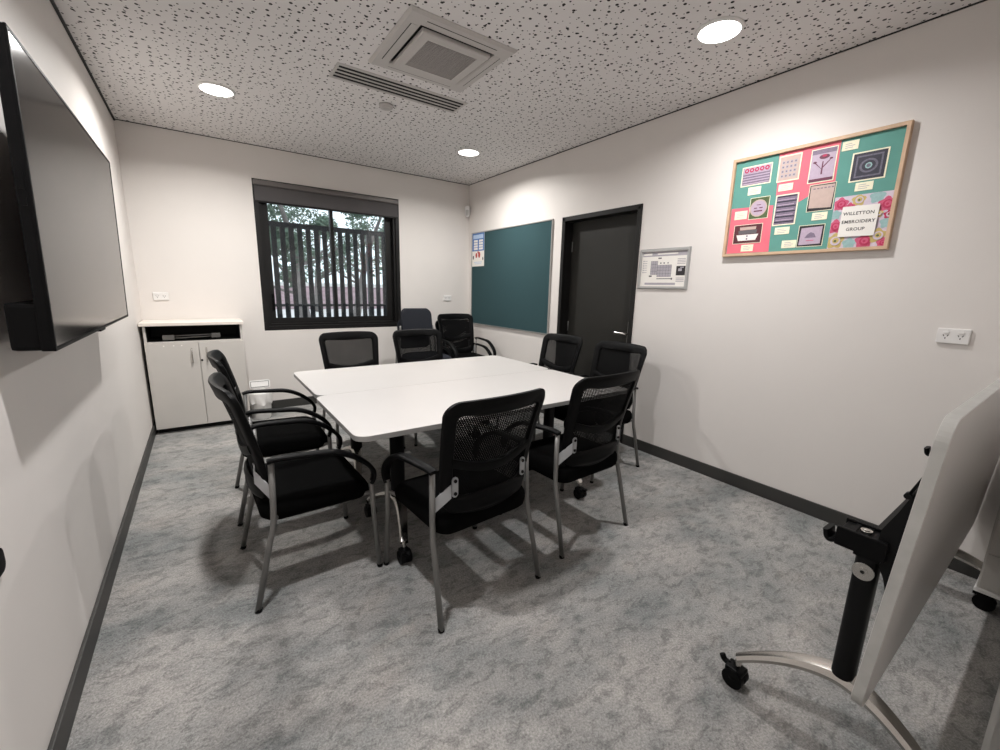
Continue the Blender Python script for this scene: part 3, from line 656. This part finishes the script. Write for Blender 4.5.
def make_chair():
    t = thing('conference_chair', 'x', 'chair', group='black mesh back armchairs')
    # back frame: a ring with a deep solid lower band
    out = outline(0, ZB, ZT, .062, .085, bow=.004, sag=.012); inn = outline(.046, .535, ZT-.060, .022, .045, bow=-.006, sag=.012)
    b = B(); th = .013
    def loop(L, dx): return [b.verts.new((back_x(y, z)+dx, y, z)) for y, z in L]
    mid = lambda A, C, k: [(a[0]+(c[0]-a[0])*k, a[1]+(c[1]-a[1])*k) for a, c in zip(A, C)]
    seq = [loop(out, th*.6), loop(mid(out, inn, .12), th), loop(mid(out, inn, .5), th), loop(mid(out, inn, .9), th), loop(inn, th*.5), loop(inn, -th*.5), loop(mid(out, inn, .9), -th), loop(mid(out, inn, .5), -th), loop(mid(out, inn, .12), -th), loop(out, -th*.6)]
    seq.append(seq[0]); n = len(out)
    for A, C in zip(seq, seq[1:]):
        for i in range(n): b.faces.new([A[i], A[(i+1) % n], C[(i+1) % n], C[i]])
    obj('back_frame', b, 'black_plastic', t, smooth=50)
    b = B(); cy, cz = 0, .72; prev = None
    big = mid(inn, [(cy, cz)]*n, -.03)
    for k in range(6):
        L = [b.verts.new((back_x(y, z), y, z)) for y, z in mid(big, [(cy, cz)]*n, k/6)]
        if prev:
            for i in range(n): b.faces.new([prev[i], prev[(i+1) % n], L[(i+1) % n], L[i]]).smooth = True
        prev = L
    c = b.verts.new((back_x(cy, cz), cy, cz))
    for i in range(n): b.faces.new([prev[i], prev[(i+1) % n], c])
    obj('mesh_panel', b, 'mesh', t)
    # curved lumbar bar across the mesh
    b = B(); seq = []
    for dx, dz in ((.0145, .004), (.0175, .012), (.0175, .036), (.0145, .044), (-.0145, .044), (-.0175, .036), (-.0175, .012), (-.0145, .004)):
        seq.append([b.verts.new((back_x(y, z)+dx, y, z)) for y, z in [(-.198+.396*i/24, .622+dz+.048*(abs(-1+2*i/24))**1.7) for i in range(25)]])
    for A, C in zip(seq, seq[1:]+seq[:1]):
        for i in range(24): b.faces.new([A[i], A[i+1], C[i+1], C[i]])
    for k in (0, 24): b.faces.new([q[k] for q in seq])
    obj('lumbar_bar', b, 'black_plastic', t, smooth=50)
    b = B(); seq = []
    rib = outline(.020, .462, .530, .028, .030, bow=.012, sag=.010)
    for k, dx in ((0, -.012), (.15, -.021), (.5, -.025)): seq.append([b.verts.new((back_x(y, z)+dx, y, z)) for y, z in mid(rib, [(0, .495)]*len(rib), k)])
    n2 = len(rib)
    for A, C in zip(seq, seq[1:]):
        for i in range(n2): b.faces.new([A[i], A[(i+1) % n2], C[(i+1) % n2], C[i]])
    b.faces.new(seq[-1]); b.faces.new(seq[0][::-1]); obj('back_rib', b, 'black_plastic', t, smooth=60)
    # seat
    b = B(); rings = []
    for z, e in ((.366, .05), (.370, .018), (.384, .004), (.410, 0), (.438, .002), (.456, .012), (.466, .035), (.470, .09), (.471, .17)):
        ring = []
        for x, y in rrect(.475-2*e, .492-2*e, max(.075-e*.6, .02), 8):
            wf = max(0, (x-.06)/.18); ring.append(b.verts.new((x+.018, y, z-.030*wf*wf*(1 if z > .4 else .25)-.012*(1-min(1, abs(y)/.2))*(1 if z > .45 else 0))))
        rings.append(ring)
    n3 = len(rings[0])
    for A, C in zip(rings, rings[1:]):
        for i in range(n3): b.faces.new([A[i], A[(i+1) % n3], C[(i+1) % n3], C[i]])
    b.faces.new(rings[0][::-1]); b.faces.new(rings[-1]); obj('seat', b, 'black_fabric', t, smooth=60)
    # frame under the seat
    b = B()
    for s in (-1, 1):
        tube(b, smooth_path([(-.172, s*.254, .40), (-.145, s*.215, .378), (-.10, s*.195, .362), (.12, s*.195, .358), (.20, s*.215, .375), (.246, s*.262, .405)]), .0095, 8)
    for x in (-.08, .10): tube(b, [(x, -.195, .358), (x, .195, .358)], .0085, 8, up=Vector((0, 0, 1)))
    obj('seat_frame', b, 'tube_grey', t)
    for s in (-1, 1):
        b = B(); tube(b, [(-.265, s*.27, .006), (-.196, s*.2585, .300), (-.183, s*.257, .345), (-.176, s*.2555, .385), (-.172, s*.2535, .45), (-.166, s*.250, .650)], .0122, 12)
        lg = obj('rear_leg', b, 'tube_grey', t)
        b = B(); cyl(b, (-.2652, s*.27, 0), (-.2605, s*.2692, .016), .0136, 14); obj('foot_cap', b, 'black_plastic', lg)
        b = B(); tube(b, [(.265, s*.27, .006), (.247, s*.2625, .30), (.244, s*.261, .462)], .0122, 12); lg = obj('front_leg', b, 'tube_grey', t)
        b = B(); cyl(b, (.2653, s*.27, 0), (.2642, s*.2698, .016), .0136, 14); obj('foot_cap', b, 'black_plastic', lg)
        b = B(); path = smooth_path([(-.180, s*.252, .650), (-.135, s*.258, .657), (-.02, s*.264, .650), (.075, s*.266, .640), (.150, s*.266, .609), (.215, s*.265, .560), (.250, s*.264, .512), (.252, s*.263, .474), (.240, s*.261, .448)], 5)
        np_ = len(path); sw = [.80+.25*sin(pi*i/(np_-1)) for i in range(np_)]
        sweep(b, path, [(a*.0225, c*.0105) for a, c in ((1, .2), (.92, .7), (.6, 1), (-.6, 1), (-.92, .7), (-1, .2), (-1, -.4), (-.7, -1), (.7, -1), (1, -.4))], scales=sw)
        obj('armrest', b, 'black_plastic', t, smooth=60)
        # bracket
        ty = s*.178; tx = back_x(ty, .585)-.0200; b = B()
        def pl(poly, th_): 
            a = [b.verts.new(p) for p in poly]; c = [b.verts.new((p[0]-th_, p[1], p[2])) for p in poly]; b.faces.new(a); b.faces.new(c[::-1])
            for i in range(len(a)): b.faces.new([a[i], a[(i+1) % len(a)], c[(i+1) % len(a)], c[i]])
        pl([(-.168, s*.246, .468), (-.168, s*.246, .530), (tx, ty+s*.020, .602), (tx, ty+s*.020, .545)], .004)
        pl([(tx+.004, ty+y_, .585+z_) for y_, z_ in rrect(.028, .086, .0138, 6)], .005)
        br = obj('back_bracket', b, 'bracket', t)
        for z in (.558, .612): b = B(); cyl(b, (tx, ty, z), (tx-.0055, ty, z), .0075, 12); obj('bolt', b, 'black_metal', br)
    return t
chair = make_chair()
CH = []
def seat_at(x, y, rz, label, z=0, group='black mesh back armchairs around the tables'):
    if not CH: c = chair; c.location = (x, y, z); c.rotation_euler = (0, 0, rz); c['label'] = label; c['group'] = group
    else: c = dup(chair, (x, y, z), rz, label, group)
    CH.append(c); return c
seat_at(.793, -3.008, R(1.8), 'black mesh armchair in front at the left end of the tables')
seat_at(.797, -2.229, R(-1.9), 'black mesh armchair nearer the cabinet at the left end of the tables')
seat_at(1.384, -3.522, R(90+3.6), 'black mesh armchair seen from behind, nearest to us at the near table edge')
seat_at(2.131, -3.445, R(90+2.3), 'black mesh armchair seen from behind, nearer the right wall and door')
seat_at(2.925, -2.925, R(180), 'black mesh armchair by the right wall at the near right table corner')
seat_at(2.905, -2.275, R(180), 'black mesh armchair in front of the charcoal door')
seat_at(1.500, -1.60, R(-90), 'black mesh armchair facing us below the window')
seat_at(2.150, -1.60, R(-90), 'black mesh armchair facing us in front of the navy chair')
GS = 'black armchairs stacked in the back corner'
seat_at(3.085, -.60, R(-90), 'lower armchair of the black stack in the back corner', 0, GS)
seat_at(3.090, -.655, R(-90), 'upper armchair of the black stack under the green board', .082, GS)

def make_side_chair():
    t = thing('side_chair', 'x', 'chair', group='navy chairs stacked by the window')
    b = B(); seq = []; L = rrect(.395, .33, .06, 8)
    bx = lambda y, z: -.20-.18*(z-.62)-.03*(1-(y/.22)**2)
    for e, dx in ((.03, .02), (.006, .016), (0, .004), (0, -.012), (.012, -.02), (.06, -.023)):
        k = 1-e/.2; seq.append([b.verts.new((bx(y*k, .80+z*k)+dx, y*k, .80+z*k+.034*(1-(y/.1975)**2)*(1 if z > 0 else 0))) for y, z in L])
    n = len(L)
    for A, C in zip(seq, seq[1:]):
        for i in range(n): b.faces.new([A[i], A[(i+1) % n], C[(i+1) % n], C[i]])
    b.faces.new(seq[0]); b.faces.new(seq[-1][::-1]); obj('backrest', b, 'navy_fabric', t, smooth=60)
    b = B(); rings = []
    for z, e in ((.40, .03), (.405, .006), (.43, 0), (.455, .004), (.468, .03), (.472, .09)): rings.append([b.verts.new((x+.02, y, z-.02*max(0, (x-.05)/.18)**2)) for x, y in rrect(.46-2*e, .46-2*e, .06, 6)])
    n = len(rings[0])
    for A, C in zip(rings, rings[1:]):
        for i in range(n): b.faces.new([A[i], A[(i+1) % n], C[(i+1) % n], C[i]])
    b.faces.new(rings[0][::-1]); b.faces.new(rings[-1]); obj('seat', b, 'navy_fabric', t, smooth=60)
    for s in (-1, 1):
        b = B(); tube(b, smooth_path([(-.29, s*.245, .004), (-.235, s*.235, .40), (-.225, s*.225, .60), (-.255, s*.205, .78)]), .012, 10); obj('rear_leg', b, 'tube_grey', t)
        b = B(); tube(b, smooth_path([(.25, s*.25, .004), (.235, s*.243, .36), (.20, s*.236, .392), (0, s*.236, .392), (-.236, s*.236, .392)]), .012, 10); obj('front_leg', b, 'tube_grey', t)
    b = B()
    for x in (-.12, .14): tube(b, [(x, -.236, .392), (x, .236, .392)], .010, 8, up=Vector((0, 0, 1)))
    obj('seat_frame', b, 'tube_grey', t)
    return t
sc = make_side_chair(); sc.location = (2.540, -.58, 0); sc.rotation_euler = (0, 0, R(-90)); sc['label'] = 'lower navy chair of the stack between the window and black stack'
dup(sc, (2.560, -.64, .13), R(-90), 'upper navy fabric chair stacked in front of the back wall', 'navy chairs stacked by the window')

# ------------------------------------------------------------------ tables
def caster(par, x, y, s):
    b = B()
    for dx in (-.016, .016): cyl(b, (x+dx-.012, y, .034), (x+dx+.012, y, .034), .034, 24)
    c = obj('caster', b, 'black_plastic', par, smooth=40)
    b = B(); lathe(b, [(0, .085), (.010, .085), (.010, .060), (.026, .058), (.030, .046), (.030, .032)], 20, c=(x, y, 0)); box(b, x-.024, x+.024, y-.030, y+.030, .054, .072, .006); obj('caster_fork', b, 'black_plastic', c)
    b = B(); tube(b, smooth_path([(x, y+s*.022, .064), (x, y+s*.042, .068), (x, y+s*.052, .082)]), .010, 8, up=Vector((1, 0, 0))); obj('brake_lever', b, 'black_plastic', c)
def make_table(length, depth, inset_a, inset_b, folded, tdy, label, loc, group):
    t = thing('folding_table', label, 'table', loc, 0, group)
    topz = .728
    b = B(); poly = rrect(length, depth, .062, 8); prism(b, rrect(length-.002, depth-.002, .061, 8), -.0245, 0, 0)
    top = obj('tabletop', b, 'laminate', t)
    b = B(); n = len(poly); V = [[b.verts.new((x*k, y*k2, z)) for x, y in poly] for k, k2, z in ((1, 1, -.0235), (1, 1, -.0012), ((length-.003)/length, (depth-.003)/depth, -.0003), ((length-.012)/length, (depth-.012)/depth, -.0006))]
    V.append([b.verts.new((x*(length-.01)/length, y*(depth-.01)/depth, -.0250)) for x, y in poly]); order = [V[4], V[0], V[1], V[2], V[3]]
    for A, C in zip(order, order[1:]):
        for i in range(n): b.faces.new([A[i], A[(i+1) % n], C[(i+1) % n], C[i]])
    obj('edge_band', b, 'edge_pale' if folded else 'edge_grey', top)
    if folded:
        b = B(); prism(b, rrect(length-.03, depth-.03, .05, 6), -.0256, -.0247); obj('underside', b, 'under_grey', top)
        top.location = (0, tdy, .698); top.rotation_euler = (R(90+3.0), 0, 0)
    else: top.location = (0, tdy, topz)
    xs = (-length/2+inset_a, length/2-inset_b)
    b = B(); box(b, xs[0], xs[1], -.022, .022, .630, .672, .003); obj('cross_beam', b, 'black_metal', t)
    for x in xs:
        b = B(); prism(b, rrect(.078, .054, .026, 6, x, 0), .235, .675); col = obj('column', b, 'black_metal', t, smooth=40)
        o_ = -1 if x < 0 else 1
        b = B(); cyl(b, (x+o_*.036, 0, .600), (x+o_*.0425, 0, .600), .025, 28); cyl(b, (x+o_*.0425, 0, .600), (x+o_*.045, 0, .600), .011, 20); obj('end_cap', b, 'alu', col)
        b = B(); cyl(b, (x+o_*.045, 0, .600), (x+o_*.0457, 0, .600), .005, 16); obj('cap_screw', b, 'black_metal', col)
        b = B(); m_ = 41; path = []
        for i in range(m_):
            k = -1+2*i/(m_-1); path.append((x+o_*.075*abs(k)**1.3, .262*k, .108+.112*(1-abs(k)**1.8)))
        sweep(b, path, [(a*.020, c*.0135) for a, c in ((1, 0), (.75, .75), (0, 1), (-.75, .75), (-1, 0), (-.75, -.75), (0, -1), (.75, -.75))], up=Vector((1, 0, 0)), scales=[1.08+.8*(1-abs(2*i/(m_-1)-1))**1.5 for i in range(m_)])
        for k in (-1, 1): cyl(b, (x+o_*.075, .258*k, .112), (x+o_*.075, .258*k, .082), .0105, 14)
        obj('foot', b, 'alu', t, smooth=50)
        for s in (-1, 1): caster(t, x+o_*.075, s*.262, s)
        # tilting head
        b = B(); box(b, x-.042, x+.042, -.030, .030, .640, .672, .003); box(b, x-.040, x+.040, -.035, .070, .672, .700, .004); box(b, x-.046, x-.034, -.040, .075, .650, .708, .003); box(b, x+.034, x+.046, -.040, .075, .650, .708, .003)
        for k in range(3): box(b, x-.032, x+.032, -.020+k*.028, -.008+k*.028, .700, .7035)
        hd = obj('tilt_head', b, 'black_plastic', t)
        b = B(); cyl(b, (x, .018, .7035), (x, .018, .7068), .014, 20); cyl(b, (x, .018, .7068), (x, .018, .7085), .008, 6); obj('bolt', b, 'alu', hd)
        b = B(); sweep(b, smooth_path([(x, .060, .676), (x, .085, .650), (x, .098, .652), (x, .104, .676)]), [(a*.030, c*.008) for a, c in ((1, .5), (.8, 1), (-.8, 1), (-1, .5), (-1, -.5), (-.8, -1), (.8, -1), (1, -.5))], up=Vector((1, 0, 0))); obj('release_lever', b, 'black_plastic', hd)
        if folded:
            und = lambda z: tdy+.0256-(z-.698)*.0524
            b = B(); pts = [(und(z)+d_, z) for d_, z in ((0, .545), (0, .955), (.010, .955), (.016, .89), (.040, .80), (.062, .735), (.062, .660), (.030, .60), (.012, .545))][::-1]
            prism(b, pts, x-.030, x+.030, map=lambda p, q, r_: (r_, p, q)); obj('support_arm', b, 'black_metal', t)
            b = B(); tube(b, [(x-.042, und(.86)+.030, .86), (x-.042, und(.945)+.006, .945)], .0036, 8, up=Vector((1, 0, 0))); cyl(b, (x-.050, und(.86)+.031, .858), (x-.028, und(.86)+.031, .858), .008, 14); obj('strut_rod', b, 'black_metal', t)
        else:
            b = B(); box(b, x-.030, x+.030, -.20, .32, .7038, .7068); box(b, x-.050, x-.0465, -.20, .32, .688, .7038); box(b, x+.0465, x+.050, -.20, .32, .688, .7038); obj('support_arm', b, 'black_metal', t)
    return t
GT = 'white conference tables pushed together'
make_table(1.81, .812, .308, .41, False, .06, 'white table with grey edge, the near half of the central pair', (1.852, -3.0470, 0), GT)
make_table(1.81, .812, .308, .41, False, .06, 'white table with grey edge, the half nearer the window', (1.866, -2.2335, 0), GT)
make_table(1.73, .815, .205, .28, True, -.102, 'flip top table on casters, tilted upright near the right wall', (1.765+.865, -4.848, 0), None)

# things beside the upright table
t = thing('mobile_pedestal', 'pale grey pedestal on black casters behind the tilted table', 'pedestal', (3.335, -5.118, 0))
b = B(); box(b, -.145, .145, -.118, .118, .098, .62, .008); obj('pedestal_body', b, 'cab', t)
b = B(); frame_ring(b, .308, .248, .014, .088, .106, bev=.004); obj('base_rim', b, 'white_plastic', t)
for k in range(3):
    z = .12+k*.165; b = B(); box(b, -.152, -.145, -.112, .112, z, z+.155, .002); dr = obj('drawer', b, 'cab', t)
    b = B(); box(b, -.160, -.152, -.06, .06, z+.12, z+.132, .002); obj('drawer_handle', b, 'alu', dr)
for sx in (-1, 1):
    for sy in (-1, 1):
        x, y = sx*.115, sy*.086; b = B(); cyl(b, (x-.018, y, .036), (x+.018, y, .036), .036, 20); c = obj('caster', b, 'black_plastic', t, smooth=40)
        b = B(); box(b, x-.026, x+.026, y-.026, y+.026, .058, .096, .006); box(b, x-.018, x+.018, y+.02, y+.040, .062, .080, .005); obj('caster_fork', b, 'black_plastic', c)
t = thing('spare_panel', 'pale grey laminated panel leaning at the bottom right picture corner', 'panel', mw=frame_mat((-1, 0, 0), (0, -sin(R(4.4)), cos(R(4.4))), (2.49, -5.132, .003)))
b = B(); box(b, -.62, .62, .0, 1.13, -.024, 0, .002); obj('board', b, 'under_grey', t)
b = B(); frame_ring(b, 1.244, 1.134, .003, -.0245, .0004, cy=.565); obj('edge_strip', b, 'edge_pale', t)

# ------------------------------------------------------------------ world, camera
wd = bpy.data.worlds.new('overcast'); scene.world = wd; wd.use_nodes = True
nt = wd.node_tree; bg = nt.nodes['Background']; bg.inputs['Strength'].default_value = 1.7
tc = nt.nodes.new('ShaderNodeTexCoord'); n = nt.nodes.new('ShaderNodeTexNoise'); n.inputs['Scale'].default_value = 2.5
r = nt.nodes.new('ShaderNodeValToRGB'); r.color_ramp.elements[0].color = (.72, .84, .95, 1); r.color_ramp.elements[1].color = (.95, .98, 1, 1)
nt.links.new(tc.outputs['Generated'], n.inputs['Vector']); nt.links.new(n.outputs['Fac'], r.inputs['Fac']); nt.links.new(r.outputs['Color'], bg.inputs['Color'])

cam = bpy.data.cameras.new('camera'); cam.sensor_width = 36; cam.lens = 36*419.08/1000; cam.clip_start = .02
co = bpy.data.objects.new('camera', cam); COL.objects.link(co)
fw, rt, up = Vector((0.56596801, 0.79970265, -0.20038934)), Vector((0.81884147, -0.57352152, 0.02391045)), Vector((0.09580635, 0.17761965, 0.97942453))
m = Matrix((rt, up, -fw)).transposed().to_4x4(); m.translation = (0.4665, -5.1096, 1.3604); co.matrix_world = m
scene.camera = co
vs = scene.view_settings; vs.view_transform = 'Standard'; vs.look = 'None'; vs.gamma = 1; vs.use_curve_mapping = False; vs.exposure = 0
scene.cycles.max_bounces = 10; scene.cycles.diffuse_bounces = 6; scene.cycles.transparent_max_bounces = 16
